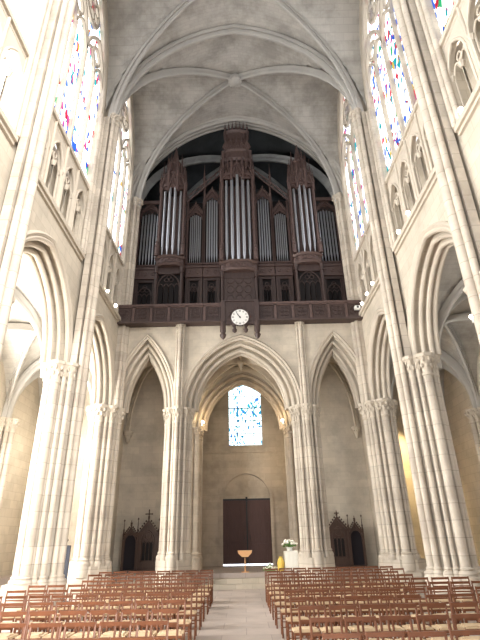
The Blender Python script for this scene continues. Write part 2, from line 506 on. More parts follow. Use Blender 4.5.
# ------------------------------------------------------------------ nave side walls
def wall_band(s):
    f = side_map(s)
    sn = 'left' if s < 0 else 'right'
    m = M['stone']
    y0, y1 = PY[-1]-.5, YW+.4
    outer = Arch(2.36, 2.95)
    mb = MB()
    # arcade storey in three orders
    cs = [PY[k]-BAY/2 for k in range(4)]
    arch_slab(mb, f, y0, y1, ZCAP, ZSTR, [(c, outer, ZCAP) for c in cs], 0, .22)
    arch_slab(mb, f, y0, y1, ZCAP, ZSTR, [(c, outer.off(.17), ZCAP) for c in cs], .22, .40)
    arch_slab(mb, f, y0, y1, ZCAP, ZSTR, [(c, outer.off(.32), ZCAP) for c in cs], .40, .62)
    # triforium backing, masonry behind the piers at window level
    for k in range(5):
        ya, yb = PY[k]-.55, PY[k]+.55
        mb.mapped_prism([(ya, ZSTR), (yb, ZSTR), (yb, 23.7), (ya, 23.7)], .02, 1.2, f)
    for k, c in enumerate(cs):
        wa = Arch(2.1, 5.1)
        arch_slab(mb, f, c-BAY/2+.4, c+BAY/2-.4, ZSILL, 24.2, [(c, wa, 17.6)], .0, .45)
    w = struct('wall_%s' % sn, mb, m, sharp=25)
    # arch mouldings
    for c in cs:
        r = MB()
        arch_roll(r, f, c, outer.off(-.10), ZCAP, [(-.06, -.07), (-.10, 0), (-.05, .07), (.03, .07), (.03, -.07)], 0)
        arch_roll(r, f, c, outer.off(.02), ZCAP, circ(.085, 8), .02)
        arch_roll(r, f, c, outer.off(.19), ZCAP, circ(.075, 8), .23)
        arch_roll(r, f, c, outer.off(.34), ZCAP, circ(.075, 8), .41)
        arch_roll(r, f, c, outer.off(.34), ZCAP, circ(.075, 8), .61)
        r.build('arch_moulding', M['mould'], w)
        # wall arch of the high vault
        r = MB()
        wa = Arch(2.1, 5.1)
        arch_roll(r, f, c, wa.off(-.02), 17.6, circ(.06, 8), .0, foot=ZSILL)
        arch_roll(r, f, c, wa.off(-.16), 17.6, circ(.05, 6), .0, foot=ZSILL)
        r.build('window_arch', M['mould'], w)
    # string courses
    for zz, nm in ((ZSTR, 'string_course'), (ZSILL, 'sill_course')):
        r = MB()
        for k in range(4):
            ya, yb = PY[k+1]+.35, PY[k]-.35
            d0 = -.14 if zz == ZSTR else -.02
            r.mapped_prism([(ya, zz-.10), (yb, zz-.10), (yb, zz+.05), (ya, zz+.05)], d0, .4 if zz == ZSTR else .3, f)
            r.mapped_prism([(ya, zz-.2), (yb, zz-.2), (yb, zz-.10), (ya, zz-.10)], d0+.07, .3, f)
        r.build(nm, M['mould'], w, 0)
    # triforium
    for k, c in enumerate(cs):
        t = MB(); a0, a1 = c-BAY/2+.4, c+BAY/2-.4
        wd = (a1-a0)/4
        ar = Arch(wd*.40, wd*.40*1.75)
        ops = [(a0+wd*(j+.5), ar, 12.35) for j in range(4)]
        arch_slab(t, f, a0, a1, ZSTR+.05, ZSILL-.1, ops, .06, .2, n=8)
        t.build('triforium_screen', M['mould'], w, 25)
        t = MB()
        for j in range(4):
            uc = a0+wd*(j+.5)
            arch_roll(t, f, uc, ar, 12.35, circ(.045, 6), .06, n=8, foot=ZSTR+.05)
            half = Arch(wd*.18, wd*.3)
            for q in (-1, 1):
                arch_roll(t, f, uc+q*wd*.18, half, 12.25, circ(.028, 6), .14, n=6, foot=ZSTR+.05)
            pts = [f(uc+.1*math.cos(z*PI/5), 12.62+.1*math.sin(z*PI/5), .14) for z in range(10)]
            t.sweep(pts, circ(.025, 6), Vector(f(0, 0, 1))-Vector(f(0, 0, 0)), closed=True)
            for q in (-1, 0, 1):
                px, py, _ = f(uc+q*wd*.40, 0, .08 if q else .14)
                t.lathe([(.055, 12.2), (.09, 12.32), (.1, 12.36)], px, py, 8)
        t.build('triforium_tracery', M['mould'], w)
        near = (s < 0 and k >= 2)
        MB().mapped_prism([(a0, ZSTR), (a1, ZSTR), (a1, ZSILL), (a0, ZSILL)], .5, .55, f).build('triforium_glazing' if near else 'triforium_back_wall', M['glassA'] if near else M['stone'], w, 0)
        MB().mapped_prism([(a0, ZSTR-.02), (a1, ZSTR-.02), (a1, ZSTR), (a0, ZSTR)], .1, .75, f).build('triforium_floor', M['stone'], w, 0)
    return w
wl = wall_band(-1); wr = wall_band(1)

# clerestory windows
wi = 0
for s in (-1, 1):
    f = side_map(s)
    for k in range(4):
        c = PY[k]-BAY/2; wi += 1
        wa = Arch(2.1, 5.1)
        p = wa.pts(c, 17.6, 14)
        poly = [(c-2.1, ZSILL+.05)] + p + [(c+2.1, ZSILL+.05)]
        gm = M['glassR'] if s > 0 else (M['glassL'] if k < 2 else M['glassW'])
        w = MB().mapped_prism(poly, .16, .19, f).build('window_%d' % wi, gm, None, 0, kind='structure')
        nr = Vector(f(0, 0, 1))-Vector(f(0, 0, 0))
        for j in (-1, 0, 1):
            u = c+j*1.05
            mm = MB()
            mm.sweep([f(u, ZSTR+.05, .04), f(u, 18.4, .04)], circ(.045 if j else .06, 8), nr)
            mm.sweep([f(u, ZSILL, .12), f(u, 18.4, .12)], [(-.06, -.04), (.05, -.04), (.05, .04), (-.06, .04)], nr)
            mm.build('mullion', M['mould'], w)
        tr = MB()
        def ring(u, v, r, q):
            pts = [f(u+r*math.cos(z*PI/10), v+r*math.sin(z*PI/10), .12) for z in range(20)]
            tr.sweep(pts, [(-.07, -q), (.05, -q), (.05, q), (-.07, q)], nr, closed=True)
        for j in range(4):
            arch_roll(tr, f, c+(j-1.5)*1.05, Arch(.525, .98), 18.3, [(-.07, -.045), (.05, -.045), (.05, .045), (-.07, .045)], .12, n=8)
        for j in (-1, 1):
            arch_roll(tr, f, c+j*1.05, Arch(1.05, 2.1), 18.3, [(-.1, -.055), (.05, -.055), (.05, .055), (-.1, .055)], .12, n=10)
            ring(c+j*1.05, 19.45, .36, .045)
        ring(c, 20.95, .72, .06)
        for q in range(6):
            a = q*PI/3+PI/6
            ring(c+.42*math.cos(a), 20.95+.42*math.sin(a), .2, .025)
        tr.build('tracery', M['mould'], w)

# ------------------------------------------------------------------ aisles
for s in (-1, 1):
    sn = 'left' if s < 0 else 'right'
    mb = MB()
    xc = s*(XW+.6+XA)/2; hx = (XA-XW-.6)/2+.02
    ylines = [YP]+PY
    for a, b in zip(ylines, ylines[1:]):
        vault_bay(mb, xc, hx, (a+b)/2, (a-b)/2, 6.4, 3.1, 16)
    cl = struct('ceiling', mb, M['vault'])
    for i, (a, b) in enumerate(zip(ylines, ylines[1:])):
        xi, xo = s*(XW+.6), s*(XA-.05)
        add_rib(cl, (xi, a), (xo, b), 6.5, 2.93, .11, .2, M['rib'], n=16)
        add_rib(cl, (xi, b), (xo, a), 6.5, 2.93, .11, .2, M['rib'], n=16)
        add_rib(cl, (xi, b), (xo, b), 6.5, 2.85, .2, .26, M['rib'], 'transverse_rib', n=16)
        q = MB().lathe([(.02, -.3), (.13, -.27), (.16, -.12), (.1, 0)], n=10).build('boss', M['rib'], cl)
        q.location = (xc, (a+b)/2, 9.48)
    fa = lambda u, v, w, s=s: (s*(XA+w), u, v)
    mb = MB()
    aw = Arch(1.45, 2.3)
    cs = [PY[k]-BAY/2 for k in range(4)]
    arch_slab(mb, fa, PY[-1]-.5, YB, 2.6, 9.9, [(c, aw, 6.3) for c in cs], 0, .6)
    mb.mapped_prism([(PY[-1]-.5, -.1), (YB, -.1), (YB, 2.6), (PY[-1]-.5, 2.6)], 0, .6, fa)
    wo = struct('wall_aisle_%s' % sn, mb, M['stone'], sharp=25)
    for c in cs:
        r = MB(); arch_roll(r, fa, c, aw.off(.0), 6.3, circ(.08, 8), .0, foot=2.6)
        r.build('window_arch', M['mould'], wo)
    for k in range(4):
        wi += 1; c = cs[k]
        p = aw.pts(c, 6.3, 10)
        w = MB().mapped_prism([(c-1.45, 2.6)]+p+[(c+1.45, 2.6)], .35, .38, fa).build('window_%d' % wi, M['glassA'] if s < 0 else M['glassAR'], None, 0, kind='structure')
        mm = MB()
        for j in (-.48, .48):
            mm.sweep([fa(c+j, 2.6, .28), fa(c+j, 7.2, .28)], [(-.08, -.04), (.08, -.04), (.08, .04), (-.08, .04)], (s, 0, 0))
        for j in (-.96, 0, .96):
            arch_roll(mm, fa, c+j, Arch(.48, .8), 6.5, [(-.08, -.04), (.08, -.04), (.08, .04), (-.08, .04)], .28, n=6)
        mm.build('tracery', M['mould'], w)
    if s > 0: struct('wall_aisle_light_block', MB().box(XW+.6, XA+.5, PY[-1]-.8, PY[-1]-.5, 0, 9.9), M['stone'], sharp=0)  # unseen wall added behind the camera to keep the right aisle dark
    # responds on the outer wall
    for k in range(4):
        rt = empty('wall_respond', (s*(XA-.05), PY[k]+.2, 0), label='slim wall shaft of the %s side aisle, %s' % (sn, names[k].replace('at the corner under the organ gallery', 'level with the organ gallery')), cat='pillar', group='aisle responds')
        cp = MB(); bs = MB()
        for a, b, r in ((.30, 0, .13), (.2, .24, .09), (.2, -.24, .09), (.05, .42, .08), (.05, -.42, .08)):
            shaft_obj(rt, -s*a, b, r, .5, 6.0)
            leafy_cap(cp, -s*a, b, r, 5.95, 6.45, 1.7)
            bs.lathe([(r*1.8, 0), (r*1.8, .6), (r*1.3, .7), (r*1.5, .74), (r, .82)], -s*a, b, 10)
        cp.build('capital', M['mould'], rt); bs.build('base', M['pier'], rt)

# ------------------------------------------------------------------ end wall under the organ
f = end_map(YW)
arc_c = Arch(2.45, 3.15); arc_s = Arch(1.3, 3.25)
mb = MB()
for q, (w0, w1) in ((0, (0, .25)), (.2, (.25, .5)), (.4, (.5, .95))):
    arch_slab(mb, f, -6.2, 6.2, ZCAP, ZSTR+.2, [(0, arc_c.off(q), ZCAP), (-4.17, arc_s.off(q*.9), ZCAP), (4.17, arc_s.off(q*.9), ZCAP)], w0, w1)
we = struct('wall_end', mb, M['side'], sharp=25)
for uc, ar, q in ((0, arc_c, 1), (-4.17, arc_s, .9), (4.17, arc_s, .9)):
    r = MB()
    arch_roll(r, f, uc, ar.off(-.09), ZCAP, [(-.05, -.06), (-.09, 0), (-.05, .06), (.03, .06), (.03, -.06)], 0)
    for dd, rr, ww in ((.02, .075, .02), (.22*q, .085, .25), (.42*q, .095, .5), (.48*q, .1, .72)):
        arch_roll(r, f, uc, ar.off(dd), ZCAP, circ(rr, 8), ww)
    r.build('arch_moulding', M['mould'], we)

# porch wall (Y = YP) with inner arch
f = end_map(YP)
arc_i = Arch(2.2, 2.75)
mb = MB()
for q, (w0, w1) in ((0, (0, .3)), (.2, (.3, .6))):
    arch_slab(mb, f, -XA-.3, XA+.3, ZP, 10.2, [(.05, arc_i.off(q), 6.55)], w0, w1)
wp = struct('wall_porch', mb, M['side'], sharp=25)
r = MB()
for dd, rr, ww in ((.02, .09, .02), (.22, .1, .3), (.3, .12, .5)):
    arch_roll(r, f, .05, arc_i.off(dd), 6.55, circ(rr, 8), ww)
r.build('arch_moulding', M['porch'], wp)
for s in (-1, 1):
    rt = empty('inner_pier', (s*2.2+.05, YP-.05, ZP), label='slim clustered pier %s of the inner porch arch, beside the big doors' % ('left' if s < 0 else 'right'), cat='pillar', group='inner porch piers')
    cp = MB(); bs = MB()
    for a, b, r in ((0, -.1, .15), (s*.26, -.14, .1), (-s*.1, .16, .1), (s*.46, -.08, .08), (-s*.06, .42, .1)):
        shaft_obj(rt, a, b, r, .5, 5.65, M['porch'], name='slim_shaft')
        leafy_cap(cp, a, b, r, 5.55, 6.07, 1.65)
        bs.lathe([(r*1.9, 0), (r*1.9, .5), (r*1.4, .58), (r*1.6, .64), (r, .72)], a, b, 10)
    cp.build('capital', M['porch'], rt); bs.build('base', M['porch'], rt)

# door wall
f = end_map(YB)
mb = MB()
win = Arch(.9, .7, d=0.0, Rr=.9)
DX = .14
class WinHead:
    a = .9
    def pts(s, uc, v, n=10):
        return [(uc-.9, v), (uc-.9, v+.25), (uc-.55, v+.55), (uc, v+.88), (uc+.55, v+.55), (uc+.9, v+.25), (uc+.9, v)]
mb.box(-XA-.3, XA+.3, YB+.001, YB+.5, ZP, 6.25)
arch_slab(mb, f, -3.2, 3.2, 6.25, 10.4, [(.17, WinHead(), 9.12)], 0.001, .5)
wb = struct('wall_back', mb, M['porch'], sharp=25)
r = MB()
blind = Arch(1.3, 1.35)
arch_roll(r, f, DX, blind, 3.5, [(-.12, -.09), (.03, -.09), (.03, .06), (-.12, .06)], 0, foot=ZP)
r.box(-2.7, 2.7, YB-.06, YB+.02, 5.85, 5.97)
r.build('blind_arch', M['porch'], wb, 0)
wi += 1
w = MB().mapped_prism([(.17-.9, 6.25)]+WinHead().pts(.17, 9.12)+[(.17+.9, 6.25)], .2, .23, f).build('window_%d' % wi, M['glassP'], None, 0, kind='structure')
r = MB()
for z in (6.9, 7.6, 8.3, 9.0):
    r.box(.17-.9, .17+.9, YB+.15, YB+.19, z-.015, z+.015)
for x in (-.45, .0, .45):
    r.box(.17+x-.01, .17+x+.01, YB+.15, YB+.19, 6.25, 9.2)
r.build('window_bars', M['iron'], w, 0)
# side walls of the porch
for s in (-1, 1):
    sn = 'left' if s < 0 else 'right'
    struct('wall_porch_%s' % sn, MB().box(s*2.75, s*3.2, YP+.6, YB, ZP, 10.2), M['porch'], sharp=0)
    struct('wall_tower_%s' % sn, MB().box(s*5.75, s*6.3, YW+.9, YP, 0, 10.2), M['side'], sharp=0)
mb = MB()
vault_bay(mb, .05, 2.75, (YP+YB)/2+.3, (YB-YP)/2-.28, 6.3, 3.6, 14)
cp_ = struct('ceiling', mb, M['porch'])
y0, y1 = YP+.6, YB
add_rib(cp_, (-2.6, y0), (2.7, y1), 6.35, 3.5, .09, .16, M['porch'], n=14)
add_rib(cp_, (-2.6, y1), (2.7, y0), 6.35, 3.5, .09, .16, M['porch'], n=14)
mb = MB()
vault_bay(mb, 0, 2.68, (YW+.9+YP)/2, (YP-YW-.9)/2, 6.5, 3.3, 16)
for s in (-1, 1): vault_bay(mb, s*4.2, 1.52, (YW+.9+YP)/2, (YP-YW-.9)/2, 6.5, 3.3, 14)
cq = struct('ceiling', mb, M['side'])
y0, y1 = YW+.9, YP
for a, b in ((-2.5, 2.5),):
    add_rib(cq, (a, y0), (b, y1), 6.55, 3.15, .12, .22, M['side'], n=16)
    add_rib(cq, (a, y1), (b, y0), 6.55, 3.15, .12, .22, M['side'], n=16)
add_rib(cq, (-2.5, y1-.12), (2.5, y1-.12), 6.55, 3.1, .1, .2, M['side'], n=16)
add_rib(cq, (0, y0), (0, y1), 9.55, .15, .08, .14, M['side'], 'ridge_rib', n=8)
MB().lathe([(.02, 9.15), (.09, 9.2), (.12, 9.35), (.2, 9.45), (.12, 9.7)], 0, (y0+y1)/2, 12).build('boss', M['side'], cq)
for s in (-1, 1):
    add_rib(cq, (s*2.8, y0), (s*5.6, y1), 6.35, 3.3, .1, .2, M['side'], n=16)
    add_rib(cq, (s*2.8, y1), (s*5.6, y0), 6.35, 3.3, .1, .2, M['side'], n=16)
    c = MB().lathe([(.03, 5.95), (.08, 6.0), (.1, 6.1), (.16, 6.3), (.24, 6.4), (.24, 6.48)], s*5.5, YP-.12, 10)
    for q in range(5): c.blob((s*5.5-s*.15*math.cos(q*.6), YP-.12-.15*math.sin(q*.6), 6.28), (.05, .05, .07))
    c.build('corbel', M['side'], cq)

# main doors
dr = empty('door_1', (DX, YB, ZP), kind='structure')
b = MB()
b.box(-1.34, -1.28, -.08, .02, 0, 3.02); b.box(1.28, 1.34, -.08, .02, 0, 3.02); b.box(-1.34, 1.34, -.08, .02, 2.96, 3.04)
b.build('door_frame', M['iron'], dr, 0)
for s in (-1, 1):
    b = MB(); xa, xb = (0.02, 1.28) if s > 0 else (-1.28, -.02)
    b.box(xa, xb, -.05, -.005, .07, 2.96)
    for j in range(4):
        x0 = xa+.06+j*(xb-xa-.08)/4
        for z0, z1 in ((.2, .95), (1.05, 1.8), (1.9, 2.85)):
            b.box(x0, x0+(xb-xa)/4-.05, -.075, -.05, z0, z1)
    b.build('door_leaf', M['door'], dr, 0)
    h = MB().tube([(s*.14, -.1, 1.15), (s*.14, -.13, 1.25), (s*.14, -.1, 1.35)], .015, 6)
    h.build('handle', M['iron'], dr)
b = MB().box(-.05, .05, -.12, -.05, 2.9, 3.12).box(-.03, .03, -.09, -.05, .1, 2.9)
b.build('meeting_bar', M['iron'], dr, 0)
MB().box(-1.2, 1.22, -.06, -.03, .0, .06).build('daylight_gap', M['daylight'], dr, 0)

# ------------------------------------------------------------------ organ bay: arch, dark chamber
f = end_map(YW)
oa = Arch(5.62, 6.4)
r = MB()
P2 = [(-5.4, ZSTR)]+oa.pts(0, ZSPR, 26)+[(5.4, ZSTR)]
arch_slab(r, end_map(YW), -6.2, 6.2, ZSTR+.2, 24.6, [(0, oa.off(.0), ZSPR)], -.1, .5, n=26)
wo = struct('wall_organ_arch', r, M['vault'], sharp=25)
r = MB()
for dd, rr, ww in ((-.32, .13, -.22), (-.14, .07, -.16), (0.0, .12, -.1), (.06, .07, .1), (.02, .10, .35)):
    arch_roll(r, f, 0, oa.off(dd), ZSPR, circ(rr, 8), ww, n=26)
r.build('arch_moulding', M['rib'], wo)
YO = 25.0
mb = MB()
vault_bay(mb, 0, 6.2, (YW+.45+YO)/2, (YO-YW-.45)/2, ZSPR, VH+.1, 20)
co = struct('ceiling', mb, M['shaded'])
add_rib(co, (-5.6, YW+.6), (5.6, YO), ZSPR, VH-.1, .2, .34, M['chamber_rib'])
add_rib(co, (-5.6, YO), (5.6, YW+.6), ZSPR, VH-.1, .2, .34, M['chamber_rib'])
struct('wall_chamber_back', MB().box(-6.3, 6.3, YO, YO+.4, 10.3, 24.5), M['shaded'], sharp=0)
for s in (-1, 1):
    struct('wall_chamber_%s' % ('left' if s < 0 else 'right'), MB().box(s*5.95, s*6.3, YW+.5, YO, 10.3, 24.5), M['shaded'], sharp=0)
struct('floor', MB().box(-6.3, 6.3, YW+.3, YO, 10.3, 10.6), M['shaded'], sharp=0)

# ------------------------------------------------------------------ organ gallery
YG = 18.75
gal = empty('organ_gallery', (0, YG, ZSTR-.24), label='dark carved oak gallery balcony running wall to wall beneath the organ', cat='balcony')
g = MB(); g.box(-5.62, 5.62, -.02, 1.4, 0, .12); g.box(-5.66, 5.66, -.1, .1, -.02, .06)
g.build('gallery_floor', M['wood'], gal, 0)
g = MB(); g.box(-5.62, 5.62, -.07, .09, .82, .92); g.box(-5.62, 5.62, -.04, .06, .76, .82)
g.build('handrail', M['wood2'], gal, 0)
nP = 14
xs = [-5.6+11.2*k/nP for k in range(nP+1)]
for k in range(nP):
    if 6 <= k <= 7: continue
    x0, x1 = xs[k], xs[k+1]
    p = MB(); p.box(x0+.05, x1-.05, 0.02, .05, .12, .78)
    f2 = lambda u, v, w: (u, w, v)
    xm = (x0+x1)/2
    for q in range(4):
        a = PI/4+q*PI/2
        pts = [(xm+.13*math.cos(a)+.11*math.cos(t*PI/6), -.0, .45+.13*math.sin(a)+.11*math.sin(t*PI/6)) for t in range(12)]
        p.sweep(pts, circ(.018, 5), (0, 1, 0), closed=True)
    for q in (-1, 1):
        p.sweep([(xm+q*.3, 0, .16), (xm+q*.3, 0, .76)], circ(.02, 5), (0, 1, 0))
    p.build('balustrade_panel', M['wood'], gal)
for k in range(nP+1):
    if k == 7: continue
    MB().box(xs[k]-.06, xs[k]+.06, -.04, .08, .06, .86).build('post', M['wood2'], gal, 0)
# clock surround: carved bracket in the middle of the gallery
b = MB(); b.box(-.78, .78, -.12, .1, -.02, 1.0); b.box(-.84, .84, -.18, .1, .92, 1.0)
for s in (-1, 1):
    b.box(s*.66, s*.86, -.2, .05, -.05, .92)
    b.lathe([(.02, -.9), (.1, -.82), (.15, -.68), (.09, -.6), (.13, -.52), (.13, -.05)], s*.76, -.08, 8)
    b.lathe([(.02, -.6), (.09, -.54), (.11, -.44), (.06, -.36), (.08, -.05)], s*.25, -.08, 8)
    fb = lambda u, v, w: (u, -.08+w, v)
    arch_roll(b, fb, s*.5, Arch(.24, .3), -.42, circ(.045, 6), 0, n=6)
    b.box(s*.12, s*.78, -.12, -.02, -.18, 0)
arch_roll(b, fb, 0, Arch(.24, .3), -.36, circ(.045, 6), 0, n=6)
for a in range(14):
    t = a*2*PI/14
    b.blob((.47*math.cos(t), -.14, .2+.47*math.sin(t)), (.05, .04, .05))
b.build('carved_bracket', M['wood'], gal)
ck = empty('wall_clock', (0, YG-.13, ZSTR-.12), label='round white clock on the front of the dark organ gallery', cat='clock')
def disc(r, y0, y1, n=32, cx=0, cz=0):
    m_ = MB(); m_.mapped_prism([(cx+r*math.cos(2*PI*k/n), cz+r*math.sin(2*PI*k/n)) for k in range(n)], y0, y1, lambda u, v, w: (u, w, v)); return m_
disc(.39, -.05, -.0).build('clock_face', M['white'], ck, 30)
r = MB(); r.sweep([(.40*math.cos(2*PI*k/32), -.03, .40*math.sin(2*PI*k/32)) for k in range(32)], circ(.028, 6), (0, 1, 0), closed=True)
r.build('clock_rim', M['wood'], ck)
r = MB()
for k in range(12):
    a = k*PI/6; ca, sa = math.sin(a), math.cos(a)
    for off in ((-.02, .02) if k % 3 else (-.03, 0, .03)):
        p = [(ca*.27+sa*off-(ca)*.0, sa*.27-ca*off), (ca*.35+sa*off, sa*.35-ca*off)]
        r.sweep([(p[0][0], -.055, p[0][1]), (p[1][0], -.055, p[1][1])], circ(.008, 4), (0, 1, 0))
r.build('numerals', M['iron'], ck)
for nm, ang, ln, wd in (('minute_hand', -34, .30, .018), ('hour_hand', -38, .2, .03)):
    a = R(ang)
    h = MB(); dx, dz = math.sin(a), math.cos(a)
    h.mapped_prism([(-dx*.06+dz*wd*.6, -dz*.06-dx*wd*.6), (dx*ln*.9+dz*wd*.5, dz*ln*.9-dx*wd*.5), (dx*ln, dz*ln), (dx*ln*.9-dz*wd*.5, dz*ln*.9+dx*wd*.5), (-dx*.06-dz*wd*.6, -dz*.06+dx*wd*.6)], -.075, -.062, lambda u, v, w: (u, w, v))
    h.build(nm, M['iron'], ck, 0)
disc(.035, -.085, -.05, 12).build('hand_boss', M['iron'], ck)

# ------------------------------------------------------------------ organ
org = empty('pipe_organ', (0, 19.6, ZSTR+.12), label='huge dark gothic oak pipe organ with silver pipes filling the end arch', cat='organ')
OY = 19.6; OZ = ZSTR+.12
def lo(z): return z-OZ
def pinnacle(mb, x, y, z, h, r):
    mb.lathe([(r, z), (r, z+h*.35), (r*1.35, z+h*.38), (r*1.35, z+h*.42), (r*.85, z+h*.45), (r*.1, z+h*.92), (r*.35, z+h*.95), (r*.05, z+h)], x, y, 6)
    for q in range(4):
        zz = z+h*(.5+.1*q); rr = r*(.95-.2*q)
        for a in range(4):
            mb.blob((x+rr*math.cos(a*PI/2), y+rr*math.sin(a*PI/2), zz), (r*.28, r*.28, r*.28))
def gable(mb, x0, x1, y, z, h, d=.05):
    xm = (x0+x1)/2; t = .05
    mb.mapped_prism([(x0, z), (xm, z+h), (x1, z), (x1-t*1.8, z), (xm, z+h-t*3), (x0+t*1.8, z)], y-d, y+d, lambda u, v, w: (u, w, v))
    for q in range(1, 6):
        for s, xa in ((1, x0), (-1, x1)):
            u = xa+(xm-xa)*q/6; mb.blob((u-s*.03, y, z+h*q/6+.04), (.045, .045, .045))
    mb.blob((xm, y, z+h+.08), (.05, .05, .12))
def lancets(mb, x0, x1, y, z0, z1, n):
    fx = lambda u, v, w: (u, y+w, v)
    wd = (x1-x0)/n
    for k in range(n):
        arch_roll(mb, fx, x0+wd*(k+.5), Arch(wd/2, wd*.9), z1-wd*1.6, circ(.022, 5), 0, n=5, foot=z0)
    arch_roll(mb, fx, (x0+x1)/2, Arch((x1-x0)/2, (x1-x0)*.7), z1-wd*1.4, circ(.035, 5), -.02, n=8, foot=z0)
    xm = (x0+x1)/2
    for q in range(3):
        a = PI/2+q*2*PI/3; cc = (xm+.13*math.cos(a), z1+.02+.11*math.sin(a)+.05)
        mb.sweep([(cc[0]+.1*math.cos(t*PI/5), y-.01, cc[1]+.1*math.sin(t*PI/5)) for t in range(10)], circ(.02, 5), (0, 1, 0), closed=True)
def pipe_obj(parent, x, y, r, z0, z1, foot=.55):
    m_ = MB().lathe([(r*.18, z0), (r*.35, z0+foot*.3), (r, z0+foot), (r, z0+foot+.02), (r, z1), (r*.96, z1)], 0, 0, 14)
    m_.box(-r*.45, r*.45, -r*1.08, -r*.8, z0+foot+.03, z0+foot+.03+r*.7)
    o = m_.build('pipe', M['tin'], parent); o.location = (x, y, 0); return o
def carved_band(mb, x0, x1, y0, y1, z0, z1):
    mb.box(x0, x1, y0, y1, z0, z1)
    mb.box(x0-.04, x1+.04, y0-.07, y1, z1, z1+.09); mb.box(x0-.03, x1+.03, y0-.05, y1, z0-.07, z0)
    n = max(2, int((x1-x0)/.28))
    for k in range(n):
        xm = x0+(x1-x0)*(k+.5)/n
        mb.sweep([(xm+.085*math.cos(t*PI/5), y0-.01, (z0+z1)/2+.085*math.sin(t*PI/5)) for t in range(10)], circ(.02, 5), (0, 1, 0), closed=True)

# backing of the case
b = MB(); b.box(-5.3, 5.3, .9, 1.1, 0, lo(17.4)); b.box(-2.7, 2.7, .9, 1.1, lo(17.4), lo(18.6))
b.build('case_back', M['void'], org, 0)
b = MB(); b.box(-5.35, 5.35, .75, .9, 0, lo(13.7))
b.build('case_body', M['void'], org, 0)

